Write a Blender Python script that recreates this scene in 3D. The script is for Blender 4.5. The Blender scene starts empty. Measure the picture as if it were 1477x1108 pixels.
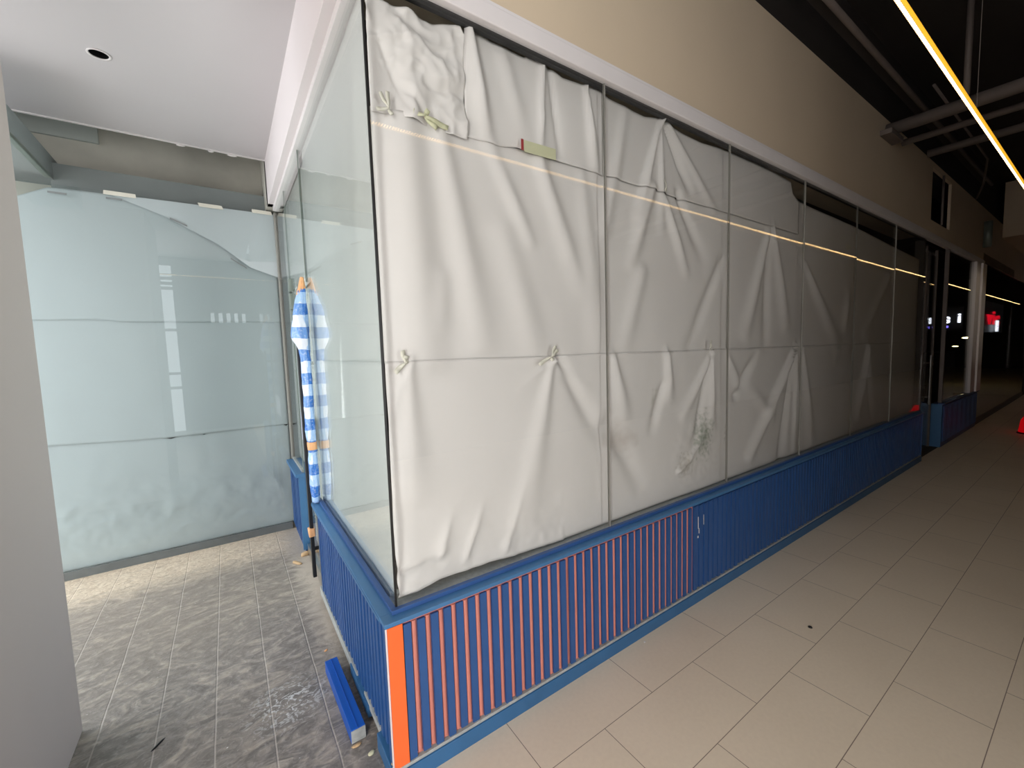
import bpy, bmesh, math, random
from mathutils import Vector, Matrix, noise

# ---------------------------------------------------------------- camera
sc = bpy.context.scene
W, H = 1477, 1108
PIT, ROL, YAW, FPX, CX, CY = -0.08158, -0.028462, 0.954148, 608.9755, 21.53, 1.17
cd = bpy.data.cameras.new('camera'); cam = bpy.data.objects.new('camera', cd)
sc.collection.objects.link(cam); sc.camera = cam
fw = Vector((math.cos(YAW)*math.cos(PIT), math.sin(YAW)*math.cos(PIT), math.sin(PIT)))
r0 = Vector((math.sin(YAW), -math.cos(YAW), 0)); u0 = r0.cross(fw)
ri = math.cos(ROL)*r0 + math.sin(ROL)*u0; up = -math.sin(ROL)*r0 + math.cos(ROL)*u0
cam.matrix_world = Matrix(((ri.x, up.x, -fw.x, -0.41753), (ri.y, up.y, -fw.y, -1.41141), (ri.z, up.z, -fw.z, 1.5), (0, 0, 0, 1)))
cd.sensor_width = 36; cd.sensor_fit = 'HORIZONTAL'; cd.lens = FPX*36/W
cd.shift_x = -CX/W; cd.shift_y = CY/W; cd.clip_start = 0.02

# ---------------------------------------------------------------- view, world, daylight
sc.view_settings.view_transform = 'Standard'; sc.view_settings.look = 'None'
sc.view_settings.gamma = 1; sc.view_settings.use_curve_mapping = False
sc.view_settings.exposure = 0.0
wd = bpy.data.worlds.new('sky'); sc.world = wd; wd.use_nodes = True
bg = wd.node_tree.nodes['Background']; bg.inputs[0].default_value = (0.92, 0.96, 1.0, 1); bg.inputs[1].default_value = 3.0

def area(name, loc, target, sx, sy, power, col):
    ld = bpy.data.lights.new(name, 'AREA'); ld.shape = 'RECTANGLE'; ld.size = sx; ld.size_y = sy
    ld.energy = power; ld.color = col
    o = bpy.data.objects.new(name, ld); sc.collection.objects.link(o); o.location = loc
    o.rotation_euler = (Vector(target)-Vector(loc)).to_track_quat('-Z', 'Y').to_euler()
    return o
# daylight entering by the two open bays on the street side (left of the pillar, and behind it)
area('daylight_street_bay', (-3.1, 1.85, 1.5), (0, 1.85, 1.4), 1.6, 2.6, 46, (0.93, 0.97, 1.0))
area('daylight_rear_bay', (-2.05, -2.42, 1.35), (-2.20, -1.42, 1.25), 1.15, 2.3, 130, (1.0, 0.975, 0.965))
area('rear_fill_light', (0.93, -4.1, 1.4), (0.13, -3.5, 1.33), 0.55, 2.2, 66, (1.0, 0.97, 0.96))  # added fill behind the camera, no door there; shapes the falloff along the windows

# ---------------------------------------------------------------- helpers
random.seed(4)
COL = sc.collection
def lin(c):
    return tuple(((x/255)/12.92 if x/255 <= 0.04045 else ((x/255+0.055)/1.055)**2.4) for x in c)
def newmat(name):
    m = bpy.data.materials.new(name); m.use_nodes = True
    nt = m.node_tree; return m, nt, nt.nodes['Principled BSDF']
def mat(name, col, rough=0.6, metal=0, spec=0.5, var=0.0, scale=8, bump=0, stretch=None, emit=None, estr=0):
    m, nt, b = newmat(name)
    b.inputs['Base Color'].default_value = (*col, 1); b.inputs['Roughness'].default_value = rough
    b.inputs['Metallic'].default_value = metal; b.inputs['Specular IOR Level'].default_value = spec
    if emit: b.inputs['Emission Color'].default_value = (*emit, 1); b.inputs['Emission Strength'].default_value = estr
    if var or bump:
        g = nt.nodes.new('ShaderNodeNewGeometry'); mp = nt.nodes.new('ShaderNodeMapping')
        nt.links.new(g.outputs['Position'], mp.inputs[0])
        if stretch: mp.inputs['Scale'].default_value = stretch
        n = nt.nodes.new('ShaderNodeTexNoise'); n.inputs['Scale'].default_value = scale; n.inputs['Detail'].default_value = 5
        nt.links.new(mp.outputs[0], n.inputs['Vector'])
        if var:
            mx = nt.nodes.new('ShaderNodeMix'); mx.data_type = 'RGBA'
            mx.inputs[6].default_value = (*[c*(1-var) for c in col], 1); mx.inputs[7].default_value = (*[min(1, c*(1+var)) for c in col], 1)
            nt.links.new(n.outputs[0], mx.inputs[0]); nt.links.new(mx.outputs[2], b.inputs['Base Color'])
        if bump:
            bp = nt.nodes.new('ShaderNodeBump'); bp.inputs['Strength'].default_value = bump; bp.inputs['Distance'].default_value = 0.01
            nt.links.new(n.outputs[0], bp.inputs['Height']); nt.links.new(bp.outputs[0], b.inputs['Normal'])
    return m
def mth(nt, op, a, b=None, clamp=False):
    n = nt.nodes.new('ShaderNodeMath'); n.operation = op; n.use_clamp = clamp
    for i, v in enumerate((a, b)):
        if v is None: continue
        if isinstance(v, (int, float)): n.inputs[i].default_value = v
        else: nt.links.new(v, n.inputs[i])
    return n.outputs[0]
def mixc(nt, f, a, b):
    n = nt.nodes.new('ShaderNodeMix'); n.data_type = 'RGBA'
    for i, v in ((0, f), (6, a), (7, b)):
        if isinstance(v, (int, float)): n.inputs[i].default_value = v
        elif isinstance(v, tuple): n.inputs[i].default_value = (*v, 1)
        else: nt.links.new(v, n.inputs[i])
    return n.outputs[2]

def glassmat(name, tint, rough=0.0):
    m = bpy.data.materials.new(name); m.use_nodes = True; nt = m.node_tree; nt.nodes.clear()
    out = nt.nodes.new('ShaderNodeOutputMaterial'); tr = nt.nodes.new('ShaderNodeBsdfTransparent'); tr.inputs[0].default_value = (*tint, 1)
    gl = nt.nodes.new('ShaderNodeBsdfGlossy'); gl.inputs['Roughness'].default_value = rough
    lw = nt.nodes.new('ShaderNodeLayerWeight'); lw.inputs[0].default_value = 0.5
    p = mth(nt, 'POWER', lw.outputs['Facing'], 5.0)
    f = mth(nt, 'ADD', mth(nt, 'MULTIPLY', p, 0.96), 0.04)
    mx = nt.nodes.new('ShaderNodeMixShader'); nt.links.new(f, mx.inputs[0]); nt.links.new(tr.outputs[0], mx.inputs[1]); nt.links.new(gl.outputs[0], mx.inputs[2])
    nt.links.new(mx.outputs[0], out.inputs[0]); return m

# Blue paint, timber, plaster ...
M = {}
M['blue'] = mat('blue_paint', (0.022, 0.085, 0.255), 0.42, var=0.12, scale=14)
M['blue_lit'] = mat('blue_paint_lit', (0.05, 0.165, 0.34), 0.38, var=0.10, scale=10)  # same paint as the slats, lightened to put sky light into the colour
M['blue_step'] = mat('blue_bead_paint', (0.028, 0.085, 0.25), 0.45, var=0.1, scale=10)
M['blue_base'] = mat('blue_baseboard_paint', (0.03, 0.125, 0.28), 0.45, var=0.2, scale=9)
M['blue_loose'] = mat('bright_blue_board', (0.005, 0.095, 0.47), 0.4, var=0.08, scale=9)
M['salmon'] = mat('salmon_paint', (0.60, 0.21, 0.165), 0.6, var=0.12, scale=20)
M['orange'] = mat('orange_paint', (0.90, 0.15, 0.03), 0.5, var=0.08, scale=14)
M['wood'] = mat('raw_wood', (0.52, 0.36, 0.2), 0.7, var=0.3, scale=30)
M['grime'] = mat('grimy_metal', (0.36, 0.38, 0.37), 0.5, var=0.35, scale=60)
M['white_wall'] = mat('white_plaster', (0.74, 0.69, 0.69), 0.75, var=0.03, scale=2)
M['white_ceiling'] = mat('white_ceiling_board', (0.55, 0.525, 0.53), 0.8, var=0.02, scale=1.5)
M['trim'] = mat('white_trim', (0.72, 0.69, 0.68), 0.5, var=0.06, scale=6)
M['beige'] = mat('beige_plaster', (0.63, 0.52, 0.375), 0.8, var=0.07, scale=1.7, bump=0.05)
M['pillar'] = mat('pillar_paint', (0.53, 0.475, 0.445), 0.8, var=0.04, scale=1.2, bump=0.03)
M['concrete'] = mat('raw_concrete', (0.50, 0.49, 0.43), 0.85, var=0.45, scale=2.6, bump=0.2)
M['concrete_b'] = mat('smooth_concrete', (0.25, 0.28, 0.275), 0.8, var=0.15, scale=3)
M['dark'] = mat('black_painted_concrete', (0.035, 0.028, 0.024), 0.85, var=0.3, scale=1.5)
M['darkwall'] = mat('dark_wall', (0.03, 0.022, 0.018), 0.8, var=0.3, scale=1.0)
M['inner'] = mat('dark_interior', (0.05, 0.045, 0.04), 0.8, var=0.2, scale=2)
M['pipe'] = mat('dusty_pipe', (0.14, 0.115, 0.10), 0.6, var=0.25, scale=6)
M['duct'] = mat('galvanised_duct', (0.22, 0.26, 0.23), 0.4, metal=0.5, var=0.2, scale=5)
M['black'] = mat('black_gasket', (0.006, 0.006, 0.006), 0.45)
M['steel'] = mat('brushed_steel', (0.55, 0.55, 0.53), 0.28, metal=1)
M['silicone'] = mat('grey_silicone', (0.30, 0.29, 0.26), 0.4)
M['frame'] = mat('grey_bottom_rail', (0.14, 0.155, 0.155), 0.55, var=0.25, scale=12)
M['tape'] = mat('masking_tape', (0.76, 0.74, 0.64), 0.6, var=0.08, scale=50)
M['tape_y'] = mat('yellowish_tape', (0.62, 0.62, 0.42), 0.5, var=0.06, scale=50)
M['tape_o'] = mat('brown_parcel_tape', (0.80, 0.43, 0.20), 0.35, var=0.2, scale=60)
M['tape_g'] = mat('grey_tape', (0.24, 0.26, 0.26), 0.5)
M['led_body'] = mat('led_profile', (0.25, 0.15, 0.06), 0.5)
M['led_diff'] = mat('led_amber_diffuser', (0.8, 0.5, 0.05), 0.5, emit=(1.0, 0.50, 0.03), estr=0.9)
M['board'] = mat('pale_green_board', (0.46, 0.50, 0.47), 0.7, var=0.05, scale=4)
M['glass'] = glassmat('clear_glass', (0.975, 0.985, 0.98))
M['glass_g'] = glassmat('greenish_glass', (0.965, 0.985, 0.982))

def paper(name, col, spots=(), rough=0.55, var=0.03):
    m, nt, b = newmat(name); b.inputs['Roughness'].default_value = rough; b.inputs['Specular IOR Level'].default_value = 0.25
    g = nt.nodes.new('ShaderNodeNewGeometry'); n = nt.nodes.new('ShaderNodeTexNoise'); n.inputs['Scale'].default_value = 2.2; n.inputs['Detail'].default_value = 6
    nt.links.new(g.outputs['Position'], n.inputs['Vector'])
    c = mixc(nt, n.outputs[0], tuple(x*(1-var) for x in col), tuple(min(1, x*(1+var)) for x in col))
    for (p, r, sc_, dc, st) in spots:         # dirt marks: centre, radius (x,z), streak noise scale, colour, strength
        sub = nt.nodes.new('ShaderNodeVectorMath'); sub.operation = 'SUBTRACT'; nt.links.new(g.outputs['Position'], sub.inputs[0]); sub.inputs[1].default_value = p
        ml = nt.nodes.new('ShaderNodeVectorMath'); ml.operation = 'MULTIPLY'; nt.links.new(sub.outputs[0], ml.inputs[0]); ml.inputs[1].default_value = (1/r[0], 1/r[0], 1/r[1])
        ln = nt.nodes.new('ShaderNodeVectorMath'); ln.operation = 'LENGTH'; nt.links.new(ml.outputs[0], ln.inputs[0])
        n2 = nt.nodes.new('ShaderNodeTexNoise'); n2.inputs['Scale'].default_value = sc_; n2.inputs['Detail'].default_value = 4
        nt.links.new(g.outputs['Position'], n2.inputs['Vector'])
        d = mth(nt, 'ADD', ln.outputs['Value'], mth(nt, 'MULTIPLY', mth(nt, 'SUBTRACT', n2.outputs[0], 0.5), 2.4))
        f = mth(nt, 'MULTIPLY', mth(nt, 'SUBTRACT', 1.0, d, clamp=True), st, clamp=True)
        c = mixc(nt, f, c, dc)
    nt.links.new(c, b.inputs['Base Color']); return m
SP1 = [((1.93, 0.03, 0.95), (0.10, 0.16), 40, (0.30, 0.33, 0.27), 1.0), ((1.75, 0.03, 0.80), (0.10, 0.08), 50, (0.36, 0.33, 0.28), 0.7),
       ((1.22, 0.03, 1.02), (0.14, 0.10), 10, (0.42, 0.36, 0.32), 0.6), ((1.47, 0.03, 1.20), (0.05, 0.12), 30, (0.42, 0.40, 0.34), 0.7),
       ((2.2, 0.03, 0.93), (0.04, 0.12), 40, (0.35, 0.33, 0.3), 0.8), ((0.165, 0.03, 1.23), (0.012, 0.02), 20, (0.35, 0.32, 0.32), 0.8),
       ((0.43, 0.03, 1.13), (0.008, 0.012), 20, (0.3, 0.3, 0.3), 0.8), ((0.53, 0.03, 1.13), (0.006, 0.010), 20, (0.3, 0.3, 0.3), 0.7),
       ((4.0, 0.03, 1.45), (0.1, 0.05), 20, (0.35, 0.33, 0.3), 0.5)]
M['paper'] = paper('white_kraft_paper', (0.73, 0.70, 0.68), SP1)
M['paper3'] = paper('cool_white_paper', (0.55, 0.605, 0.62), [((-0.85, 2.77, 0.35), (0.3, 0.12), 5, (0.50, 0.55, 0.56), 0.35), ((-0.35, 2.77, 0.55), (0.25, 0.12), 6, (0.52, 0.57, 0.58), 0.3)])
M['paper2'] = paper('greenish_white_paper', (0.88, 0.90, 0.86))

# light grey/beige corridor tiles: rows 0.30 deep along x, joints every 0.59, running bond
def tilemat():
    m, nt, b = newmat('beige_corridor_tiles'); g = nt.nodes.new('ShaderNodeNewGeometry'); s = nt.nodes.new('ShaderNodeSeparateXYZ'); nt.links.new(g.outputs['Position'], s.inputs[0])
    yy = mth(nt, 'MULTIPLY', s.outputs[1], -1/0.3); row = mth(nt, 'FLOOR', yy); fy = mth(nt, 'SUBTRACT', yy, row)
    odd = mth(nt, 'MULTIPLY', mth(nt, 'FRACT', mth(nt, 'MULTIPLY', mth(nt, 'ADD', row, 100), 0.5)), 2.0)
    xx = mth(nt, 'ADD', mth(nt, 'MULTIPLY', mth(nt, 'SUBTRACT', s.outputs[0], 0.402), 1/0.59), mth(nt, 'MULTIPLY', odd, 0.495))
    fx = mth(nt, 'FRACT', mth(nt, 'ADD', xx, 100))
    ey = mth(nt, 'MULTIPLY', mth(nt, 'MINIMUM', fy, mth(nt, 'SUBTRACT', 1.0, fy)), 0.3)
    ex = mth(nt, 'MULTIPLY', mth(nt, 'MINIMUM', fx, mth(nt, 'SUBTRACT', 1.0, fx)), 0.59)
    jt = mth(nt, 'LESS_THAN', mth(nt, 'MINIMUM', ex, ey), 0.0014)
    n = nt.nodes.new('ShaderNodeTexNoise'); n.inputs['Scale'].default_value = 1.6; n.inputs['Detail'].default_value = 8; nt.links.new(g.outputs['Position'], n.inputs['Vector'])
    n3 = nt.nodes.new('ShaderNodeTexNoise'); n3.inputs['Scale'].default_value = 60; n3.inputs['Detail'].default_value = 3; nt.links.new(g.outputs['Position'], n3.inputs['Vector'])
    c = mixc(nt, n.outputs[0], (0.70, 0.61, 0.465), (0.84, 0.745, 0.585))
    c = mixc(nt, mth(nt, 'MULTIPLY', n3.outputs[0], 0.25), c, (0.48, 0.40, 0.31))
    c = mixc(nt, mth(nt, 'MULTIPLY', jt, 0.85), c, (0.14, 0.10, 0.08))
    nt.links.new(c, b.inputs['Base Color']); b.inputs['Roughness'].default_value = 0.5; b.inputs['Specular IOR Level'].default_value = 0.35; return m
M['tiles'] = tilemat()

# grey embossed slate pavers with pale joints, dusted with mortar near the papered glass
def slatemat():
    m, nt, b = newmat('grey_embossed_pavers'); g = nt.nodes.new('ShaderNodeNewGeometry'); s = nt.nodes.new('ShaderNodeSeparateXYZ'); nt.links.new(g.outputs['Position'], s.inputs[0])
    wn = nt.nodes.new('ShaderNodeTexNoise'); wn.inputs['Scale'].default_value = 6; nt.links.new(g.outputs['Position'], wn.inputs['Vector'])
    wob = mth(nt, 'MULTIPLY', mth(nt, 'SUBTRACT', wn.outputs[0], 0.5), 0.008)
    xx = mth(nt, 'MULTIPLY', mth(nt, 'ADD', mth(nt, 'ADD', s.outputs[0], 0.152+1.95), wob), 1/0.193); fx = mth(nt, 'FRACT', xx); col = mth(nt, 'FLOOR', xx)
    ex = mth(nt, 'MULTIPLY', mth(nt, 'MINIMUM', fx, mth(nt, 'SUBTRACT', 1.0, fx)), 0.193)
    jx = mth(nt, 'SUBTRACT', 1.0, mth(nt, 'MULTIPLY', ex, 1/0.0045), clamp=True)
    yy = mth(nt, 'MULTIPLY', mth(nt, 'ADD', mth(nt, 'ADD', s.outputs[1], 8.0), wob), 1/0.102); fy = mth(nt, 'FRACT', yy)
    ey = mth(nt, 'MULTIPLY', mth(nt, 'MINIMUM', fy, mth(nt, 'SUBTRACT', 1.0, fy)), 0.102)
    jy = mth(nt, 'MULTIPLY', mth(nt, 'SUBTRACT', 1.0, mth(nt, 'MULTIPLY', ey, 1/0.004), clamp=True), 1.0)
    def nz(scale, det=6, st=None, dist=0):
        n = nt.nodes.new('ShaderNodeTexNoise'); n.inputs['Scale'].default_value = scale; n.inputs['Detail'].default_value = det; n.inputs['Distortion'].default_value = dist
        if st:
            mp = nt.nodes.new('ShaderNodeMapping'); mp.inputs['Scale'].default_value = st[0]; mp.inputs['Rotation'].default_value = (0, 0, st[1]); nt.links.new(g.outputs['Position'], mp.inputs[0]); nt.links.new(mp.outputs[0], n.inputs['Vector'])
        else: nt.links.new(g.outputs['Position'], n.inputs['Vector'])
        return n.outputs[0]
    big = nz(1.6); mid = nz(6, 9, ((1, 1.7, 1), 0.35), 2.6); fine = nz(34, 10, ((1, 1.4, 1), -0.5), 1.6)
    def ramp(v, a, b_): return mth(nt, 'MULTIPLY', mth(nt, 'SUBTRACT', v, a), 1/(b_-a), clamp=True)
    c = mixc(nt, ramp(mid, 0.35, 0.68), (0.155, 0.143, 0.13), (0.29, 0.268, 0.243))
    c = mixc(nt, mth(nt, 'MULTIPLY', ramp(fine, 0.5, 0.72), 0.45), c, (0.42, 0.39, 0.37))
    # tan dust, strongest by the papered glass and by the door
    dy = ramp(s.outputs[1], 2.12, 2.42)
    dmask = mth(nt, 'MULTIPLY', ramp(mth(nt, 'ADD', s.outputs[1], mth(nt, 'MULTIPLY', big, 2.2)), 1.6, 3.6), 0.55)
    c = mixc(nt, dmask, c, (0.40, 0.335, 0.27))
    dm2 = mth(nt, 'ADD', dy, mth(nt, 'MULTIPLY', mth(nt, 'SUBTRACT', mid, 0.5), 1.2), clamp=True)
    c2 = mixc(nt, ramp(fine, 0.35, 0.65), (0.56, 0.44, 0.32), (0.86, 0.74, 0.58))
    c = mixc(nt, mth(nt, 'MULTIPLY', dm2, 0.9), c, c2)
    # dust by the low wall
    dx = mth(nt, 'MULTIPLY', ramp(mth(nt, 'ADD', s.outputs[0], mth(nt, 'MULTIPLY', mid, 0.22)), -0.06, 0.04), ramp(mth(nt, 'SUBTRACT', s.outputs[1], 0.0), 0.7, 1.1))
    c = mixc(nt, mth(nt, 'MULTIPLY', dx, 0.8), c, (0.50, 0.44, 0.37))
    j = mth(nt, 'MAXIMUM', mth(nt, 'MULTIPLY', jx, mth(nt, 'ADD', 0.35, ramp(big, 0.3, 0.6), clamp=True)), mth(nt, 'MULTIPLY', jy, mth(nt, 'MULTIPLY', ramp(mth(nt, 'ADD', s.outputs[0], mth(nt, 'MULTIPLY', big, 0.5)), -0.35, 0.1), 0.6)))
    j = mth(nt, 'MULTIPLY', j, mth(nt, 'SUBTRACT', 1.0, mth(nt, 'MULTIPLY', dy, 0.85)))
    c = mixc(nt, mth(nt, 'MULTIPLY', j, 0.75), c, (0.48, 0.43, 0.385))
    # white paint smears
    sub = nt.nodes.new('ShaderNodeVectorMath'); sub.operation = 'SUBTRACT'; nt.links.new(g.outputs['Position'], sub.inputs[0]); sub.inputs[1].default_value = (-0.30, 0.62, 0)
    ln = nt.nodes.new('ShaderNodeVectorMath'); ln.operation = 'LENGTH'; nt.links.new(sub.outputs[0], ln.inputs[0])
    pm = mth(nt, 'MULTIPLY', ramp(fine, 0.52, 0.60), mth(nt, 'SUBTRACT', 1.0, mth(nt, 'MULTIPLY', ln.outputs['Value'], 5.5), clamp=True))
    c = mixc(nt, mth(nt, 'MULTIPLY', pm, 1.3, clamp=True), c, (0.62, 0.63, 0.62))
    sp = nz(45, 2); pm2 = mth(nt, 'MULTIPLY', ramp(sp, 0.73, 0.76), ramp(big, 0.45, 0.6))
    c = mixc(nt, pm2, c, (0.8, 0.8, 0.78))
    nt.links.new(c, b.inputs['Base Color']); b.inputs['Roughness'].default_value = 0.48; b.inputs['Specular IOR Level'].default_value = 0.45
    hgt = mth(nt, 'SUBTRACT', mth(nt, 'ADD', mid, mth(nt, 'MULTIPLY', fine, 0.4)), mth(nt, 'MULTIPLY', jx, 0.5))
    bp = nt.nodes.new('ShaderNodeBump'); bp.inputs['Strength'].default_value = 0.5; bp.inputs['Distance'].default_value = 0.008
    nt.links.new(hgt, bp.inputs['Height']); nt.links.new(bp.outputs[0], b.inputs['Normal']); return m
M['slate'] = slatemat()

def stripemat():       # blue and white woven plastic sheet: bands across, finer squares inside
    m, nt, b = newmat('blue_white_striped_plastic'); g = nt.nodes.new('ShaderNodeNewGeometry'); s = nt.nodes.new('ShaderNodeSeparateXYZ'); nt.links.new(g.outputs['Position'], s.inputs[0])
    n = nt.nodes.new('ShaderNodeTexNoise'); n.inputs['Scale'].default_value = 9; nt.links.new(g.outputs['Position'], n.inputs['Vector'])
    z = mth(nt, 'ADD', s.outputs[2], mth(nt, 'MULTIPLY', n.outputs[0], 0.03))
    f = mth(nt, 'FRACT', mth(nt, 'MULTIPLY', z, 1/0.135)); st = mth(nt, 'LESS_THAN', f, 0.5)
    y = mth(nt, 'FRACT', mth(nt, 'MULTIPLY', mth(nt, 'ADD', s.outputs[1], s.outputs[0]), 1/0.13)); sy = mth(nt, 'LESS_THAN', y, 0.55)
    c = mixc(nt, sy, (0.74, 0.80, 0.90), (0.36, 0.56, 0.86))
    d = mixc(nt, sy, (0.13, 0.30, 0.66), (0.03, 0.17, 0.56))
    c = mixc(nt, st, c, d)
    n2 = nt.nodes.new('ShaderNodeTexNoise'); n2.inputs['Scale'].default_value = 90; nt.links.new(g.outputs['Position'], n2.inputs['Vector'])
    c = mixc(nt, mth(nt, 'MULTIPLY', mth(nt, 'SUBTRACT', n2.outputs[0], 0.5, clamp=True), 1.5), c, (0.85, 0.88, 0.92))
    nt.links.new(c, b.inputs['Base Color']); b.inputs['Roughness'].default_value = 0.3; return m
M['stripe'] = stripemat()
def emat(name, col, st):
    m = bpy.data.materials.new(name); m.use_nodes = True; nt = m.node_tree; nt.nodes.clear()
    o = nt.nodes.new('ShaderNodeOutputMaterial'); e = nt.nodes.new('ShaderNodeEmission'); e.inputs[0].default_value = (*col, 1); e.inputs[1].default_value = st
    nt.links.new(e.outputs[0], o.inputs[0]); return m
M['e_led'] = emat('warm_led', (1.0, 0.66, 0.30), 9)
M['e_white'] = emat('white_sign_light', (0.85, 0.88, 1.0), 5)
M['e_blue'] = emat('violet_sign_light', (0.2, 0.15, 1.0), 4)
M['e_red'] = emat('red_sign_light', (1.0, 0.01, 0.03), 2.0)
M['e_redlamp'] = emat('red_lamp', (1.0, 0.005, 0.01), 0.32)
M['e_lamp'] = emat('yellow_lamp', (1.0, 0.85, 0.45), 12)

def box(bm, x0, x1, y0, y1, z0, z1, bev=0):
    g = bmesh.ops.create_cube(bm, size=1); vs = g['verts']
    for v in vs: v.co = Vector(((x0+x1)/2+v.co.x*(x1-x0), (y0+y1)/2+v.co.y*(y1-y0), (z0+z1)/2+v.co.z*(z1-z0)))
    if bev:
        es = list({e for v in vs for e in v.link_edges}); bmesh.ops.bevel(bm, geom=es, offset=bev, segments=2, affect='EDGES', profile=0.5)
    return vs
def tube(bm, pts, r, n=10, caps=True):
    rings = []; pts = [Vector(p) for p in pts]
    for i, p in enumerate(pts):
        t = (pts[min(i+1, len(pts)-1)]-pts[max(i-1, 0)]).normalized()
        a = t.orthogonal().normalized() if i == 0 else (A - t*A.dot(t)).normalized(); A = a
        b_ = t.cross(a); rr = r[i] if isinstance(r, (list, tuple)) else r
        rings.append([bm.verts.new(p+a*math.cos(k*2*math.pi/n)*rr+b_*math.sin(k*2*math.pi/n)*rr) for k in range(n)])
    for i in range(len(rings)-1):
        for k in range(n): bm.faces.new((rings[i][k], rings[i][(k+1) % n], rings[i+1][(k+1) % n], rings[i+1][k]))
    if caps: bm.faces.new(rings[0][::-1]); bm.faces.new(rings[-1])
def obj(name, bm, m, parent=None, smooth=False, kind=None):
    me = bpy.data.meshes.new(name); bmesh.ops.recalc_face_normals(bm, faces=bm.faces); bm.to_mesh(me); bm.free()
    me.materials.append(m)
    if smooth:
        for p in me.polygons: p.use_smooth = True
    o = bpy.data.objects.new(name, me); COL.objects.link(o)
    if parent:
        o.parent = parent; o.matrix_parent_inverse = parent.matrix_world.inverted() if parent.type != 'EMPTY' else Matrix.Translation(-parent.location)
    if kind: o['kind'] = kind
    return o
def empty(name, loc=(0, 0, 0), kind=None):
    o = bpy.data.objects.new(name, None); o.location = loc; COL.objects.link(o)
    if kind: o['kind'] = kind
    return o
def tag(o, label, cat, group=None):
    o['label'] = label; o['category'] = cat
    if group: o['group'] = group
    return o
def bx(name, dims, m, parent=None, kind=None, bev=0):
    bm = bmesh.new(); box(bm, *dims, bev=bev); return obj(name, bm, m, parent, kind=kind)

# ================================================================ floors, ceilings, walls
ZG, ZT, ZS = 0.628, 2.687, 0.613          # glass bottom, glass top, sill top
XE = 6.48                                  # end of the long low wall
bx('floor', (-0.035, 30, -4.6, 0.0, -0.1, 0.0), M['tiles'], kind='structure')
bx('floor', (-0.035, 0.0, 0.0, 3.2, -0.1, -0.0005), M['slate'], kind='structure')
bx('floor', (-3.2, -0.035, -4.6, 3.2, -0.1, -0.0005), M['slate'], kind='structure')
bx('floor', (-12, -3.2, -12, 12, -0.16, -0.02), M['pillar'], kind='structure')       # pavement outside
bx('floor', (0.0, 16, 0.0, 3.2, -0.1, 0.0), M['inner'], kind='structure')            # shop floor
# white dropped ceiling over the side passage, with a round hole for a missing downlight
def ceiling_with_hole():
    bm = bmesh.new(); cx, cy, r = -0.832, 1.662, 0.038; x0, x1, y0, y1, z = -3.2, -0.058, -1.2, 2.585, 3.053
    N = 48; inner = []; outer = []
    for k in range(N):
        a = 2*math.pi*(k+0.5)/N; c, s = math.cos(a), math.sin(a); inner.append(bm.verts.new((cx+r*c, cy+r*s, z)))
        t = min(((x1-cx) if c > 0 else (x0-cx))/c, ((y1-cy) if s > 0 else (y0-cy))/s); outer.append(bm.verts.new((cx+t*c, cy+t*s, z)))
    cn = [bm.verts.new((x, y, z)) for x, y in ((x1, y1), (x0, y1), (x0, y0), (x1, y0))]
    fs = []
    for k in range(N):
        k2 = (k+1) % N; a, b = outer[k].co, outer[k2].co
        if abs(a.x-b.x) < 1e-5 or abs(a.y-b.y) < 1e-5: fs.append(bm.faces.new((inner[k], outer[k], outer[k2], inner[k2])))
        else:
            c = min(cn, key=lambda v: (v.co-(a+b)/2).length); fs.append(bm.faces.new((inner[k], outer[k], c, outer[k2], inner[k2])))
    ex = bmesh.ops.extrude_face_region(bm, geom=fs)
    for v in ex['geom']:
        if isinstance(v, bmesh.types.BMVert): v.co.z += 0.05
    return bm
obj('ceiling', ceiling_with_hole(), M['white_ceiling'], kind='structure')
t = tag(empty('recessed_downlight', (-0.832, 1.662, 3.053)), 'small round empty downlight hole with a white rim in the white ceiling', 'downlight')
bm = bmesh.new(); rr = [(0.037, 3.0535), (0.046, 3.0535), (0.047, 3.050), (0.040, 3.0485), (0.0375, 3.051)]; N = 40; rings = []
for k in range(N):
    a = 2*math.pi*k/N; rings.append([bm.verts.new((-0.832+r*math.cos(a), 1.662+r*math.sin(a), z)) for r, z in rr])
for k in range(N):
    for i in range(len(rr)): bm.faces.new((rings[k][i], rings[(k+1) % N][i], rings[(k+1) % N][(i+1) % len(rr)], rings[k][(i+1) % len(rr)]))
obj('rim', bm, M['trim'], t, smooth=True)
bm = bmesh.new(); tube(bm, [(-0.832, 1.662, 3.054), (-0.832, 1.662, 3.16)], 0.0372, 32, caps=False)
bmesh.ops.create_circle(bm, cap_ends=True, radius=0.0372, segments=32, matrix=Matrix.Translation((-0.832, 1.662, 3.155))); obj('can', bm, M['black'], t)

# dark corridor ceiling high up, opposite walls
bx('ceiling', (-0.058, 30, -4.6, 0.35, 4.4, 4.6), M['dark'], kind='structure')
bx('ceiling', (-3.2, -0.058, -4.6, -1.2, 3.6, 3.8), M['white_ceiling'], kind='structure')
bx('wall_ceiling_step', (-3.2, -0.058, -1.25, -1.2, 3.10, 3.6), M['white_wall'], kind='structure')
bx('wall_corridor_drop', (-0.10, -0.058, -4.6, -1.25, 3.8, 4.4), M['dark'], kind='structure')
bx('wall_front_far', (16, 30, 0.0, 0.3, 0, 4.4), M['darkwall'], kind='structure')
bm = bmesh.new(); box(bm, -3.3, -3.2, -4.6, 0.08, 0, 3.6); box(bm, -3.2, -2.66, -2.55, -2.45, 0, 3.6); box(bm, -1.44, -1.38, -2.55, -2.45, 0, 3.6); box(bm, -2.66, -1.44, -2.55, -2.45, 2.5, 3.6); box(bm, -3.3, -2.3, 0.08, 0.2, 0, 3.05)
obj('wall_left_rear', bm, M['white_wall'], kind='structure')
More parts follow.
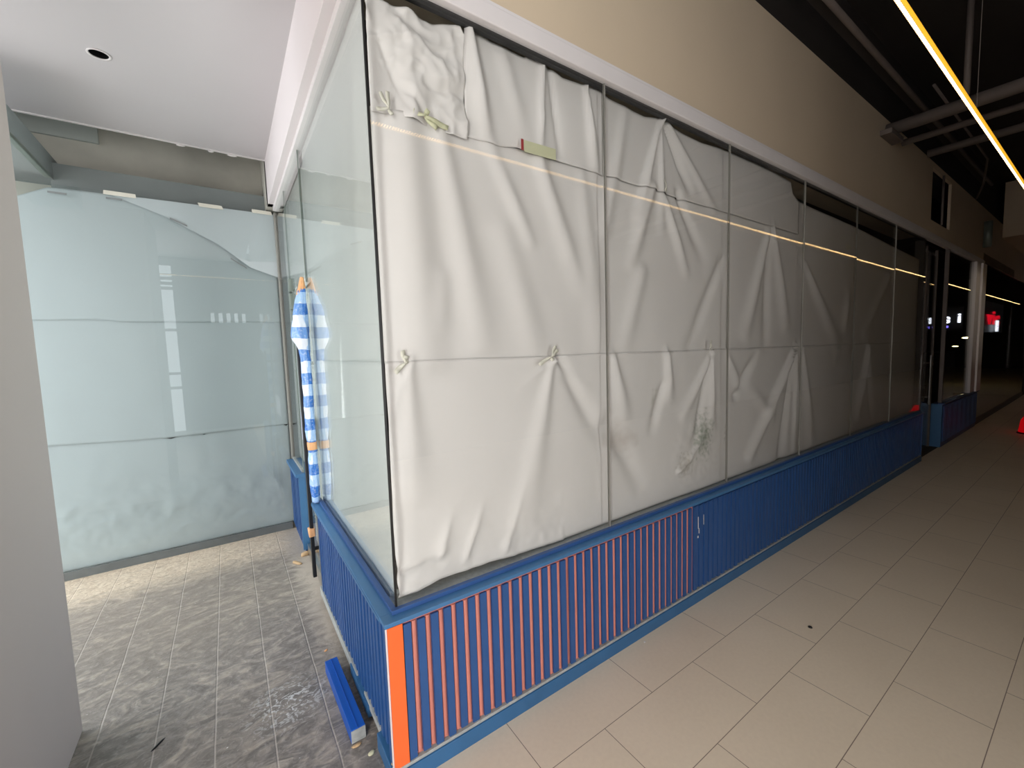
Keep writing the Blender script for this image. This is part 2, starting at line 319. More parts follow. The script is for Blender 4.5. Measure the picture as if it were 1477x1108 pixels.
bx('wall_far', (30, 30.2, -4.6, 3.2, 0, 4.4), M['darkwall'], kind='structure')
bx('wall_opposite', (1.2, 30, -4.6, -4.4, 0, 4.4), M['darkwall'], kind='structure')
# rear wall with a tall narrow slot and a row of little openings to the street
bm = bmesh.new()
box(bm, -3.2, -1.47, -4.6, -4.4, 0, 3.6); box(bm, -1.47, -1.20, -4.6, -4.4, 3.45, 3.6); 
box(bm, -1.20, 1.2, -4.6, -4.4, 0, 2.28); box(bm, -1.20, 1.2, -4.6, -4.4, 2.50, 3.8)
for k, (a, b) in enumerate(((-1.20, -0.62), (-0.55, -0.48), (-0.41, -0.34), (-0.27, -0.20), (-0.13, -0.06), (0.01, 0.30), (0.37, 0.44), (0.50, 0.85), (0.91, 1.2))): box(bm, a, b, -4.6, -4.4, 2.28, 2.50)
for z in (2.95, 3.05, 3.15, 2.1, 1.2, 0.9): box(bm, -1.47, -1.20, -4.55, -4.45, z, z+0.05)
obj('wall_rear', bm, M['darkwall'], kind='structure')

# ---- long front: bulkhead above the shop windows
bm = bmesh.new()
box(bm, -0.058, 6.60, 0.0, 0.3, 2.755, 3.60); box(bm, 6.60, 7.55, 0.0, 0.03, 2.755, 2.93); box(bm, 6.60, 7.55, 0.0, 0.03, 3.53, 3.60)
box(bm, 7.55, 16.0, 0.0, 0.03, 2.755, 3.60)
obj('wall_front_upper', bm, M['beige'], kind='structure')
bx('wall_front_high', (-0.058, 16.0, 0.10, 0.35, 3.60, 4.4), M['dark'], kind='structure')
bx('wall_vent_back', (0.0, 16, 0.34, 0.355, 2.9, 3.6), M['black'], kind='structure')
bx('wall_front_block', (11.6, 16.0, -0.30, -0.005, 3.35, 4.35), M['beige'], kind='structure')
bm = bmesh.new(); box(bm, 0.0, 9.95, -0.022, 0.03, 2.690, 2.757, bev=0.004); box(bm, 0.0, 9.95, -0.012, 0.0, 2.757, 2.775)
obj('trim_1', bm, M['trim'], kind='structure')
# ---- side front: white bulkhead with return under it
bx('wall_side_upper', (-0.058, -0.0, -0.03, 2.66, 2.72, 3.6), M['white_wall'], kind='structure', bev=0.002)
bm = bmesh.new(); box(bm, -0.020, 0.03, 0.0, 2.66, 2.690, 2.73, bev=0.003); obj('trim_2', bm, M['trim'], kind='structure')
# ---- shop interior shell (dark), seen only in the gaps
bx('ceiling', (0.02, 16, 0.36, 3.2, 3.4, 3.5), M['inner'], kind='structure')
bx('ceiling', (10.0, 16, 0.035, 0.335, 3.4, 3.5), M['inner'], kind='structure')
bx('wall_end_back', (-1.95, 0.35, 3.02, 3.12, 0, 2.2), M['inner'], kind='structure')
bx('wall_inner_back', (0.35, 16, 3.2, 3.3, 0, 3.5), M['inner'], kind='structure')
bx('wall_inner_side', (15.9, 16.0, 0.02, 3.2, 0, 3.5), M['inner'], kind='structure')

# ---- concrete above and behind the papered end glass
bx('wall_end_upper', (-1.75, 0.5, 3.0, 3.2, 2.2, 4.0), M['concrete'], kind='structure')
bx('wall_end_lintel', (-1.30, 0.5, 2.86, 3.0, 2.62, 2.86), M['concrete_b'], kind='structure')
bx('ceiling', (-1.75, 0.5, 2.585, 3.2, 3.9, 4.0), M['concrete'], kind='structure')
bx('wall_recess_right', (-0.058, 0.1, 2.585, 3.0, 2.72, 3.9), M['concrete'], kind='structure')
bx('wall_recess_front', (-1.75, 0.1, 2.55, 2.584, 3.055, 4.0), M['concrete'], kind='structure')
bm = bmesh.new(); box(bm, -1.55, -1.285, 1.9, 2.999, 2.745, 2.905); obj('wall_side_beam', bm, M['concrete_b'], kind='structure')
bm = bmesh.new(); box(bm, -1.9, -1.75, 2.585, 3.2, 2.7, 4.0); obj('wall_recess_left', bm, M['concrete_b'], kind='structure')
bm = bmesh.new(); box(bm, -1.300, -1.270, 1.9, 2.735, 2.718, 2.7445, bev=0.004); obj('trim_3', bm, M['duct'], kind='structure')
tag(bx('ceiling_board', (-1.47, -1.06, 2.975, 2.999, 3.085, 3.32), M['board']), 'pale green plasterboard offcut up in the concrete recess above the papered end glass', 'board')
# street side glazing behind the pillar (bright outdoors beyond), and the pillar itself
bx('wall_street_pillar', (-2.3, -1.0, 0.08, 0.978, 0, 3.053), M['pillar'], kind='structure', bev=0.006)
bm = bmesh.new()
for i in range(7):
    a, b = 2.70+0.0*i, 0
box(bm, -1.50, -0.058, 2.583, 2.600, 3.047, 3.056); obj('trim_4', bm, M['trim'], kind='structure')
for i, (x, w) in enumerate(((-0.575, 0.05), (-0.40, 0.035), (-0.27, 0.06))):      # torn plaster crumbs on the ceiling edge
    bm = bmesh.new(); bmesh.ops.create_icosphere(bm, subdivisions=2, radius=1)
    for v in bm.verts: v.co = Vector((x+v.co.x*w*0.5*(1+0.4*noise.noise(v.co*3)), 2.603+v.co.y*0.006, 3.045+v.co.z*0.008*(1+0.8*noise.noise(v.co*4))))
    tag(obj('plaster_crumb', bm, M['trim'], smooth=True), ['leftmost white plaster crumb on the edge of the white ceiling above the papered end glass', 'middle white plaster crumb on the edge of the white ceiling above the papered end glass', 'long flat white plaster crumb on the ceiling edge nearest the side window'][i], 'plaster', 'torn plaster crumbs on the ceiling edge')

# ================================================================ low blue walls
def slat_panel(bm, a0, a1, axis, seams=(), z0=0.075, z1=0.575, first=0.012):
    k = 0; p = first
    while p + 0.03 <= a1:
        w = 0.027; off = 0.0015*math.sin(k*5.3); zz = z0 + 0.006*math.sin(k*2.1)
        if axis == 'x': box(bm, p, p+w, -0.0345+off, -0.0245, zz, z1)
        else: box(bm, -0.0345+off, -0.0245, p, p+w, zz, z1)
        k += 1; p += 0.050
# long one under the street windows
kw = tag(empty('low_wall', (3.2, -0.02, 0)), 'long low blue slatted wall under the papered shop windows, orange strip at its corner', 'low wall')
bx('core', (0.0, XE, -0.018, 0.12, 0.0, 0.58), M['inner'], kw)
for i, (a, b) in enumerate(((0.012, 0.757), (0.762, 1.707), (1.712, 2.9), (2.912, 4.1), (4.112, 5.3), (5.312, XE))):
    bm = bmesh.new(); slat_panel(bm, a, b, 'x', first=a+0.0); p = obj('slatted_panel', bm, M['blue'], kw)
    bm = bmesh.new(); box(bm, a, b, -0.0245, -0.018, 0.075, 0.58)
    q = a+0.027
    while q+0.02 < b:
        tube(bm, [(q+0.0115, -0.0215, 0.085), (q+0.0115, -0.0215, 0.575)], 0.0105, 10); q += 0.05
    g = obj('groove_lining', bm, M['salmon'] if i < 2 else M['blue_step'], p)
    if i == 0: g['label'] = 'salmon pink groove lining'
bx('end_post', (XE-0.01, XE+0.01, -0.04, 0.12, 0.0, 0.60), M['blue'], kw)
c = bx('corner_strip', (-0.0435, 0.0085, -0.0375, -0.0345, 0.03, 0.585), M['orange'], kw); c['label'] = 'flat bright orange corner strip'
bm = bmesh.new()
for i, z in enumerate((0.05, 0.055, 0.35, 0.52, 0.10, 0.56)): box(bm, -0.042+0.011*(i % 3), -0.036+0.011*(i % 3), -0.0352, -0.034, z, z+0.012)
g = obj('chipped_paint', bm, M['wood'], kw)
bm = bmesh.new(); box(bm, -0.056, XE, -0.056, 0.002, 0.598, ZS, bev=0.0015); s = obj('sill', bm, M['blue_lit'], kw)
bm = bmesh.new(); box(bm, -0.018, XE, -0.018, 0.001, ZS, ZG, bev=0.001); obj('glazing_bead', bm, M['blue_step'], kw)
bm = bmesh.new(); box(bm, 0.0, XE, 0.012, 0.10, 0.55, 0.614); obj('inner_ledge', bm, M['grime'], kw)
bm = bmesh.new(); box(bm, -0.05, XE, -0.046, -0.018, 0.0, 0.062, bev=0.002); obj('baseboard', bm, M['blue_base'], kw)
bm = bmesh.new(); box(bm, -0.05, XE, -0.040, -0.018, 0.062, 0.074, bev=0.002); obj('dusty_lip', bm, M['grime'], kw)
bm = bmesh.new()
for (x, z, w, h) in ((1.745, 0.44, .003, .07), (1.752, 0.41, .004, .03), (1.80, 0.45, .002, .06), (1.74, 0.385, .008, .012)): box(bm, x, x+w, -0.0385, -0.036, z, z+h)
obj('paint_drip', bm, M['trim'], kw)
# short one along the side passage
ks = tag(empty('low_wall', (-0.02, 0.7, 0)), 'short low blue slatted wall below the side window, beside the grey paving', 'low wall')
bx('core', (-0.018, 0.0, 0.0, 1.40, 0.0, 0.58), M['inner'], ks)
bx('core', (0.0, 0.12, 0.12, 1.40, 0.0, 0.58), M['inner'], ks)
bm = bmesh.new(); slat_panel(bm, -0.02, 1.40, 'y', first=0.020); box(bm, -0.044, -0.020, -0.034+0.0, 0.018, 0.075, 0.585); p = obj('slatted_panel', bm, M['blue'], ks)
bm = bmesh.new(); box(bm, -0.0235, -0.018, 0.0, 1.40, 0.075, 0.58); obj('groove_lining', bm, M['blue_step'], p)
w_ = bx('white_edge', (-0.048, -0.0442, -0.034, -0.026, 0.03, 0.585), M['trim'], ks); w_['label'] = 'thin white edge strip'
bm = bmesh.new(); box(bm, -0.056, 0.002, 0.002, 1.42, 0.598, ZS, bev=0.0015); box(bm, -0.0575, -0.0555, 0.005, 1.42, 0.594, 0.606); obj('sill', bm, M['blue_lit'], ks)
bm = bmesh.new(); box(bm, -0.018, 0.001, 0.0, 1.42, ZS, ZG, bev=0.001); obj('glazing_bead', bm, M['blue_step'], ks)
bm = bmesh.new(); box(bm, 0.012, 0.10, 0.10, 1.42, 0.55, ZG+0.004); obj('inner_ledge', bm, M['grime'], ks)
bm = bmesh.new(); box(bm, -0.050, -0.018, -0.046, 0.16, 0.0, 0.066, bev=0.002); box(bm, -0.046, -0.020, 0.30, 0.60, 0.02, 0.07); obj('baseboard', bm, M['blue_base'], ks)
bm = bmesh.new(); box(bm, -0.040, -0.018, 0.16, 0.38, 0.055, 0.080, bev=0.002); box(bm, -0.040, -0.018, 0.5, 1.40, 0.03, 0.078); obj('dusty_lip', bm, M['grime'], ks)
bm = bmesh.new(); box(bm, -0.030, -0.018, 1.40, 1.42, 0, 0.60); obj('end_strip', bm, M['steel'], ks)
# far short piece by the end glass
kf = tag(empty('low_wall', (0, 2.4, 0)), 'small low blue wall end beyond the side door, touching the papered end glass', 'low wall')
bx('core', (-0.018, 0.10, 2.14, 2.70, 0.0, 0.585), M['blue_step'], kf)
bm = bmesh.new(); slat_panel(bm, 2.14, 2.70, 'y', first=2.16); p = obj('slatted_panel', bm, M['blue'], kf)
bx('end_face', (-0.036, 0.10, 2.125, 2.14, 0.03, 0.60), M['blue_lit'], kf)
bm = bmesh.new(); box(bm, -0.056, 0.05, 2.11, 2.70, 0.598, ZS+0.012, bev=0.002); obj('sill', bm, M['blue_lit'], kf)
# second long-front wall beyond the recessed entrance
k2 = tag(empty('low_wall', (8.6, 0, 0)), 'dark low wall beyond the shop entrance, under the white post at the far end', 'low wall')
bx('core', (7.56, 9.9, -0.02, 0.12, 0.0, 0.585), M['blue_step'], k2)
bm = bmesh.new(); slat_panel(bm, 7.56, 9.9, 'x', first=7.58); obj('slatted_panel', bm, M['blue'], k2)
bx('end_face', (7.54, 7.56, -0.02, 0.12, 0.0, 0.60), M['blue_lit'], k2)
bx('sill', (7.53, 9.9, -0.05, 0.02, 0.598, 0.613), M['blue_step'], k2)
# loose board leaning/lying against the side wall
bm = bmesh.new()
box(bm, -0.027, 0.027, -0.235, 0.235, 0.0, 0.055, bev=0.002); box(bm, -0.002, 0.0, -0.235, 0.235, 0.055, 0.058)
o = obj('loose_board', bm, M['blue_loose']); o.location = (-0.104, 0.475, 0.0); o.rotation_euler = (0, 0, math.radians(1.2))
tag(o, 'loose bright blue skirting board lying on the grey paving against the side low wall', 'board')
bm = bmesh.new(); box(bm, -0.0265, 0.0265, -0.002, 0.0, 0.002, 0.052); e = obj('sawn_end', bm, M['grime'], o); e.matrix_parent_inverse = Matrix.Identity(4); e.location = (0, -0.2355, 0); e['label'] = 'grey sawn end'

# ================================================================ glazing
def pane(parent, x0, x1, y0, y1, z0, z1, m='glass', tilt=0):
    bm = bmesh.new(); box(bm, x0, x1, y0, y1, z0, z1); o = obj('glass_pane', bm, M[m], parent); return o
MX = [0.0, 1.0585, 2.117, 3.155, 4.22, 5.33, XE]
w1 = empty('window_1', (3.2, 0, ZG), 'structure')
tl = [0.0, 0.0, 0.0004, -0.0008, 0.001, -0.0006]
for i in range(6):
    bm = bmesh.new(); box(bm, MX[i]+0.003, MX[i+1]-0.003, 0.0, 0.008, ZG-0.01, ZT+0.01)
    for v in bm.verts: v.co.y += (v.co.x-MX[i])*tl[i]*3 + 0.0
    if i == 0: 
        for v in bm.verts: v.co.x = max(v.co.x, 0.0066)
    obj('glass_pane', bm, M['glass'], w1)
    if i > 0: bx('silicone_joint', (MX[i]-0.0030, MX[i]+0.0030, -0.001, 0.010, ZG, ZT), M['silicone'], w1)
bx('head_channel', (0.0, XE, 0.010, 0.03, 2.672, 2.695), M['black'], w1)
bx('corner_joint', (0.0, 0.0065, 0.0, 0.008, ZG-0.01, ZT), M['black'], w1)
w2 = empty('window_2', (0, 0.7, ZG), 'structure')
pane(w2, 0.0, 0.008, 0.012, 1.40, ZG-0.01, ZT+0.01, 'glass_g')
bx('edge_joint', (-0.002, 0.010, 1.400, 1.406, 1.94, ZT), M['duct'], w2)
pane(w2, 0.0, 0.008, 1.408, 2.13, 1.965, ZT+0.01, 'glass_g')
pane(w2, 0.0, 0.008, 2.138, 2.68, ZS, ZT+0.01, 'glass_g')
bx('edge_joint', (-0.001, 0.009, 2.131, 2.137, 0.62, ZT), M['duct'], w2)
bx('bottom_channel', (-0.008, 0.010, 2.15, 2.68, ZS+0.012, ZS+0.03), M['grime'], w2)
w3 = empty('window_3', (-0.7, 2.745, 0), 'structure')
pane(w3, -1.95, 0.0, 2.742, 2.750, 0.04, 2.685, 'glass_g')
bx('bottom_rail', (-1.95, -0.04, 2.738, 2.760, 0.0, 0.058), M['frame'], w3)
bx('corner_joint', (-0.012, 0.0, 2.70, 2.742, 0.6, 2.69), M['silicone'], w3)
w4 = empty('window_4', (8.4, 0, ZG), 'structure')
pane(w4, 7.56, 9.25, 0.0, 0.008, ZG-0.01, ZT+0.01)
bx('mullion', (7.56, 7.60, -0.01, 0.03, ZG-0.01, ZT), M['pipe'], w4)
w5 = empty('window_5', (12.5, 0, 0), 'structure')
pane(w5, 9.96, 13.4, 0.0, 0.008, 0.1, 2.9); pane(w5, 13.42, 15.9, 0.004, 0.012, 0.1, 2.9)
bx('bottom_rail', (9.96, 15.9, -0.01, 0.02, 0.0, 0.1), M['pipe'], w5)
# side door
d1 = empty('door_1', (0.004, 1.78, 0), 'structure')
pane(d1, 0.0, 0.010, 1.43, 2.10, 0.02, 1.955, 'glass_g')
bm = bmesh.new(); box(bm, -0.014, 0.024, 2.06, 2.128, 1.84, 1.955, bev=0.006); box(bm, -0.014, 0.024, 2.06, 2.128, 1.965, 2.06, bev=0.006); obj('patch_fitting', bm, M['duct'], d1)
bm = bmesh.new(); box(bm, -0.072, -0.052, 1.405, 1.437, 0.14, 1.585, bev=0.003); box(bm, -0.055, 0.0, 1.412, 1.428, 1.45, 1.47); box(bm, -0.055, 0.0, 1.432, 1.445, 0.30, 0.32); obj('pull_bar', bm, M['black'], d1)
bm = bmesh.new(); box(bm, -0.012, 0.024, 1.45, 2.10, 0.005, 0.085, bev=0.003); obj('bottom_fitting', bm, M['steel'], d1)
# recessed entrance door on the long front
d2 = empty('door_2', (7.0, 0.1, 0), 'structure')
pane(d2, XE+0.04, 7.52, 0.10, 0.108, 0.02, 2.65)
bm = bmesh.new(); box(bm, XE+0.02, XE+0.05, 0.02, 0.11, 0, ZT); box(bm, 7.0, 7.03, 0.095, 0.112, 0, ZT); box(bm, 7.5, 7.53, 0.09, 0.12, 0, ZT); obj('door_frame', bm, M['pipe'], d2)
bm = bmesh.new(); tube(bm, [(7.22, 0.055, 0.62), (7.22, 0.055, 1.28)], 0.016, 12); tube(bm, [(7.22, 0.055, 0.72), (7.22, 0.10, 0.72)], 0.008, 8); tube(bm, [(7.22, 0.055, 1.18), (7.22, 0.10, 1.18)], 0.008, 8); obj('door_handle', bm, M['steel'], d2)
# the white post at the far end of the windows
bm = bmesh.new(); box(bm, 9.28, 9.60, -0.03, 0.05, ZS, 2.69, bev=0.004); box(bm, 9.60, 9.92, -0.055, 0.06, ZS, 2.69, bev=0.004)
t = tag(obj('post', bm, M['trim']), 'tall white post at the far end of the long window', 'post')

# ================================================================ paper
def folds_h(F, x, z):
    h = 0
    for (x0, z0, x1, z1, w0, w1_, a0, a1, k) in F:
        dx, dz = x1-x0, z1-z0; L2 = dx*dx+dz*dz
        t = ((x-x0)*dx+(z-z0)*dz)/L2
        if t < -0.3 or t > 1.3: continue
        tc = min(1, max(0, t)); w = w0+(w1_-w0)*tc; a = a0+(a1-a0)*tc
        d = ((x-x0)*dz-(z-z0)*dx)/math.sqrt(L2)
        if abs(d) > 4*w: continue
        ov = (t-1 if t > 1 else -t if t < 0 else 0)*math.sqrt(L2); fade = math.exp(-(ov/0.04)**2)
        # fades towards the free end so folds die out softly
        fade *= 1.0 if t < 0.6 else max(0.0, 1-(t-0.6)/0.75)
        h += a*fade*(math.exp(-abs(d)/w*1.1) if k == 's' else math.exp(-(d/w)**2*0.8))
    return h
def crumple(x, z, s, seed):
    v = Vector((x*s+seed, z*s, seed*0.7)); n = noise.noise(v)*0.6+abs(noise.noise(v*2.1))*0.5+noise.noise(v*4.3)*0.12
    return n
def sheet(x0, x1, zb, zt, F, plane, axis='y', amp=0.006, cs=2.2, seed=0.0, fold_k=1.0, cr=None, step=0.011, m='paper', name='paper_sheet'):
    """plane: coordinate of the sheet; folds bulge towards the passage (negative). zb/zt: numbers or functions of x"""
    fb = zb if callable(zb) else (lambda x: zb); ft = zt if callable(zt) else (lambda x: zt)
    nx = max(2, int((x1-x0)/step)); nz_ = max(2, int((ft((x0+x1)/2)-fb((x0+x1)/2))/step)); bm = bmesh.new(); g = []
    for i in range(nx+1):
        x = x0+(x1-x0)*i/nx; c = []
        for j in range(nz_+1):
            z = fb(x)+(ft(x)-fb(x))*j/nz_
            h = folds_h(F, x, z)*fold_k+amp*crumple(x, z, cs, seed)
            if cr:
                k = cr(x, z)
                if k: h += k*((0.5-1.6*abs(noise.noise(Vector((x*6, z*6, seed)))))+0.8*abs(noise.noise(Vector((x*9+4, z*9, seed+3))))-0.5*abs(noise.noise(Vector((x*19, z*19, seed+7)))))
            o = plane-h
            if axis == 'y' and x0 < 0.1 and plane < 0.1: o += 0.010*max(0, 1-(x-0.03)/0.07)
            if plane < 0.1: o = max(o, 0.0105)
            c.append(bm.verts.new((x, o, z) if axis == 'y' else (o, x, z)))
        g.append(c)
    for i in range(nx):
        for j in range(nz_): bm.faces.new((g[i][j], g[i+1][j], g[i+1][j+1], g[i][j+1]))
    o = obj(name, bm, M[m], smooth=True)
    sd = o.modifiers.new('thick', 'SOLIDIFY'); sd.thickness = 0.0006; sd.offset = 0
    return o
FOLDS=[
(0.14, 2.32, 0.16, 1.46, 0.05, 0.09, 0.012, 0.022, 'g'),
(0.27, 2.3, 0.41, 1.52, 0.03, 0.07, 0.01, 0.016, 'g'),
(0.49, 2.28, 0.66, 1.96, 0.03, 0.03, 0.006, 0.012, 'g'),
(0.72, 2.28, 0.95, 1.76, 0.03, 0.05, 0.012, 0.01, 'g'),
(0.53, 1.98, 0.68, 1.49, 0.05, 0.06, 0.006, 0.01, 'g'),
(0.96, 2.29, 1.05, 1.51, 0.03, 0.06, 0.004, 0.012, 'g'),
(0.25, 1.77, 0.24, 1.6, 0.03, 0.03, 0.004, 0.005, 'g'),
(0.1, 1.45, 0.01, 1.2, 0.012, 0.05, 0.006, 0.006, 's'),
(0.11, 1.45, 0.1, 0.98, 0.012, 0.07, 0.006, 0.012, 'g'),
(0.76, 1.45, 0.58, 0.75, 0.012, 0.08, 0.008, 0.012, 'g'),
(0.76, 1.45, 0.96, 1.31, 0.01, 0.03, 0.008, 0.004, 'g'),
(0.81, 1.45, 1.08, 1.03, 0.02, 0.05, -0.012, -0.01, 'g'),
(0.76, 1.45, 0.59, 1.34, 0.008, 0.03, 0.006, 0.003, 's'),
(-0.01, 0.73, 0.2, 0.75, 0.02, 0.02, 0.01, 0.012, 's'),
(0.2, 0.75, 0.25, 0.88, 0.02, 0.02, 0.012, 0.004, 's'),
(0.31, 0.71, 0.38, 0.87, 0.012, 0.02, 0.01, 0.006, 's'),
(0.49, 0.68, 0.59, 0.93, 0.015, 0.03, 0.008, 0.004, 's'),
(0.01, 0.65, 0.14, 0.63, 0.02, 0.02, 0.012, 0.01, 'g'),
(0.06, 2.55, 0.15, 2.34, 0.02, 0.02, -0.014, -0.014, 's'),
(0.03, 2.61, 0.06, 2.55, 0.012, 0.012, 0.012, 0.014, 's'),
(0.06, 2.54, 0.18, 2.58, 0.012, 0.012, 0.01, 0.008, 's'),
(0.18, 2.58, 0.29, 2.59, 0.03, 0.04, 0.01, 0.01, 'g'),
(0.21, 2.56, 0.3, 2.5, 0.02, 0.02, 0.012, 0.008, 's'),
(0.09, 2.48, 0.16, 2.52, 0.015, 0.015, 0.008, 0.008, 's'),
(0.28, 2.52, 0.32, 2.4, 0.02, 0.02, 0.012, 0.008, 's'),
(0.13, 2.63, 0.23, 2.6, 0.02, 0.02, -0.008, -0.008, 'g'),
(0.39, 2.68, 0.46, 2.33, 0.02, 0.03, 0.022, 0.018, 'g'),
(0.74, 2.68, 0.72, 2.33, 0.01, 0.02, 0.012, 0.016, 's'),
(0.78, 2.69, 0.83, 2.36, 0.01, 0.02, -0.01, -0.012, 's'),
(0.98, 2.69, 1.04, 2.33, 0.006, 0.03, 0.012, 0.014, 'g'),
(0.55, 2.64, 0.64, 2.38, 0.03, 0.04, 0.006, 0.006, 'g'),
(1.52, 2.68, 1.34, 2.17, 0.006, 0.03, 0.012, 0.014, 'g'),
(1.52, 2.68, 1.54, 2.12, 0.006, 0.03, 0.012, 0.008, 'g'),
(1.55, 2.69, 1.79, 2.39, 0.008, 0.03, -0.016, -0.014, 'g'),
(1.57, 2.7, 2.04, 2.31, 0.01, 0.03, 0.006, 0.008, 'g'),
(1.45, 2.32, 1.29, 1.92, 0.03, 0.04, 0.014, 0.01, 'g'),
(1.11, 2.06, 1.25, 2.64, 0.03, 0.03, 0.006, 0.008, 'g'),
(1.57, 2.27, 1.76, 1.93, 0.02, 0.03, 0.012, 0.01, 'g'),
(1.69, 2.33, 1.93, 2.02, 0.02, 0.04, -0.01, -0.008, 'g'),
(2.12, 2.0, 1.79, 1.49, 0.03, 0.04, -0.01, -0.008, 'g'),
(1.37, 1.89, 1.23, 1.5, 0.04, 0.05, 0.008, 0.008, 'g'),
(2.01, 1.44, 1.73, 1.1, 0.01, 0.04, 0.012, 0.012, 'g'),
(2.01, 1.44, 1.83, 0.83, 0.01, 0.04, -0.012, -0.01, 'g'),
(2.02, 1.44, 2.02, 0.98, 0.01, 0.04, 0.012, 0.012, 'g'),
(1.15, 1.44, 1.23, 1.15, 0.02, 0.05, 0.012, 0.012, 'g'),
(1.12, 1.13, 1.36, 0.76, 0.05, 0.05, -0.012, -0.012, 'g'),
(1.54, 1.27, 1.45, 1.05, 0.02, 0.03, -0.01, -0.01, 'g'),
(1.58, 1.44, 1.6, 1.21, 0.02, 0.04, 0.012, 0.012, 'g'),
(1.7, 0.78, 1.8, 0.82, 0.012, 0.012, 0.012, 0.012, 's'),
(1.8, 0.84, 1.9, 0.91, 0.012, 0.012, 0.012, 0.012, 's'),
(2.73, 2.31, 2.42, 1.57, 0.02, 0.06, 0.012, 0.016, 'g'),
(2.78, 2.32, 3.02, 1.63, 0.02, 0.06, 0.01, 0.016, 'g'),
(2.75, 2.32, 2.71, 1.48, 0.02, 0.05, -0.012, -0.012, 'g'),
(2.34, 1.21, 2.21, 1.42, 0.04, 0.02, 0.012, 0.01, 'g'),
(2.32, 1.17, 2.56, 1.41, 0.03, 0.03, -0.016, -0.012, 'g'),
(3.15, 1.46, 2.49, 0.72, 0.008, 0.05, 0.022, 0.02, 'g'),
(3.15, 1.46, 2.96, 0.58, 0.008, 0.05, -0.02, -0.018, 'g'),
(3.17, 1.46, 3.19, 0.65, 0.008, 0.03, 0.02, 0.014, 'g'),
(2.81, 0.97, 2.48, 1.2, 0.04, 0.05, 0.01, 0.01, 'g'),
(3.29, 2.11, 4.05, 1.45, 0.02, 0.08, 0.014, 0.014, 'g'),
(3.27, 1.47, 3.52, 0.66, 0.02, 0.08, 0.014, 0.014, 'g'),
(4.15, 1.64, 4.25, 1.95, 0.05, 0.05, 0.01, 0.01, 'g'),
(4.76, 1.44, 4.54, 0.78, 0.01, 0.07, 0.024, 0.02, 'g'),
(4.82, 1.44, 4.99, 0.72, 0.01, 0.08, -0.02, -0.014, 'g'),
(5.32, 2.15, 4.65, 1.58, 0.05, 0.06, 0.014, 0.012, 'g')]
FOLDS3=[]

def poly(pts):
    def f(x):
        if x <= pts[0][0]: return pts[0][1]
        for (a, b), (c, d) in zip(pts, pts[1:]):
            if x <= c: return b+(d-b)*(x-a)/(c-a)
        return pts[-1][1]
    return f
GB = 'paper sheets, bottom row of the long window'; GM = 'paper sheets, middle row of the long window'; GT = 'paper sheets, top row of the long window'
BL = ['long white paper along the bottom of the long window, starting at the glass corner',
      'white paper sheet with sharp hanging folds along the bottom middle of the long window', 'dim brownish paper sheet along the bottom of the long window nearest the entrance']
ML = ['white paper with soft vertical folds, middle row of the long window, at the glass corner',
      'white paper sheet in the middle row, above the one with sharp hanging folds', 'dim brownish paper in the middle row of the long window nearest the entrance']
XB = [0.028, 2.205, 4.38, 6.46]
bz = poly([(0.0, 0.618), (0.04, 0.619), (0.07, 0.630), (0.2, 0.640), (0.3, 0.634), (0.42, 0.636), (0.5, 0.627), (0.7, 0.622), (1.06, 0.619), (7, 0.619)])
tz = poly([(0.0, 2.66), (0.11, 2.657), (0.26, 2.655), (0.32, 2.669), (0.355, 2.675), (0.374, 2.65)])
tz2 = poly([(0.376, 2.70), (0.48, 2.690), (0.49, 2.684), (0.65, 2.680), (0.66, 2.69), (0.775, 2.69), (0.85, 2.668), (0.98, 2.678), (1.06, 2.69)])
tz3 = poly([(1.06, 2.695), (1.14, 2.672), (1.4, 2.664), (1.52, 2.692), (1.7, 2.668), (1.9, 2.662), (2.1, 2.68), (2.6, 2.688), (3.04, 2.67), (3.06, 2.60), (3.15, 2.56), (4.22, 2.54), (5.3, 2.50), (6.5, 2.45)])
PX = 0.058
for i in range(3):
    a = XB[i]; c_ = XB[i+1]-0.002
    cr = (lambda x, z: max(0.010*max(0, 1-(z-0.64)/0.25)*(x < 0.8), 0.014*max(0, 1-math.hypot(x-1.88, z-0.85)/0.3))) if i == 0 else None
    st = 0.012 if i == 0 else 0.018
    tag(sheet(a, c_, bz, lambda x: 1.473+0.002*math.sin(x*7), FOLDS, PX-0.002, amp=0.008, cs=1.8, seed=3+i*3.1, cr=cr, fold_k=2.0, step=st), BL[i], 'paper', GB)
    top = (lambda x: 2.319) if i == 0 else (lambda x: 2.319 if x < 3.18 else tz3(x)) if i == 1 else tz3
    tag(sheet(a, c_, 1.469, top, FOLDS, PX+0.002, amp=0.008, cs=1.8, seed=3+i*3.1, fold_k=2.0, step=st), ML[i], 'paper', GM)
cr0 = lambda x, z: 0.026*min(1, max(0, (x-0.05)/0.08))
tag(sheet(0.028, 0.374, lambda x: 2.30 if x < 0.25 else 2.29, tz, FOLDS, PX-0.006, amp=0.008, cs=3, seed=5, cr=cr0, step=0.006), 'heavily crumpled white paper sheet in the top corner of the long window', 'paper', GT)
tag(sheet(0.372, 1.095, poly([(0.37, 2.305), (0.5, 2.30), (0.6, 2.318), (1.10, 2.31)]), tz2, FOLDS, PX-0.006, amp=0.008, cs=1.8, seed=3, fold_k=2.0), 'white top-row paper sheet just right of the crumpled one, behind the flat yellowish tape', 'paper', GT)
tag(sheet(1.097, 2.204, 2.315, tz3, FOLDS, PX-0.005, amp=0.008, cs=1.8, seed=3, fold_k=2.0), 'white top-row paper fanning out from a pinch at the top edge of the long window', 'paper', GT)
tag(sheet(2.206, 3.180, 2.315, tz3, FOLDS, PX-0.005, amp=0.008, cs=1.8, seed=6.1, step=0.016), 'smooth grey-white top-row paper sheet, last before the duct seen through the gap', 'paper', GT)
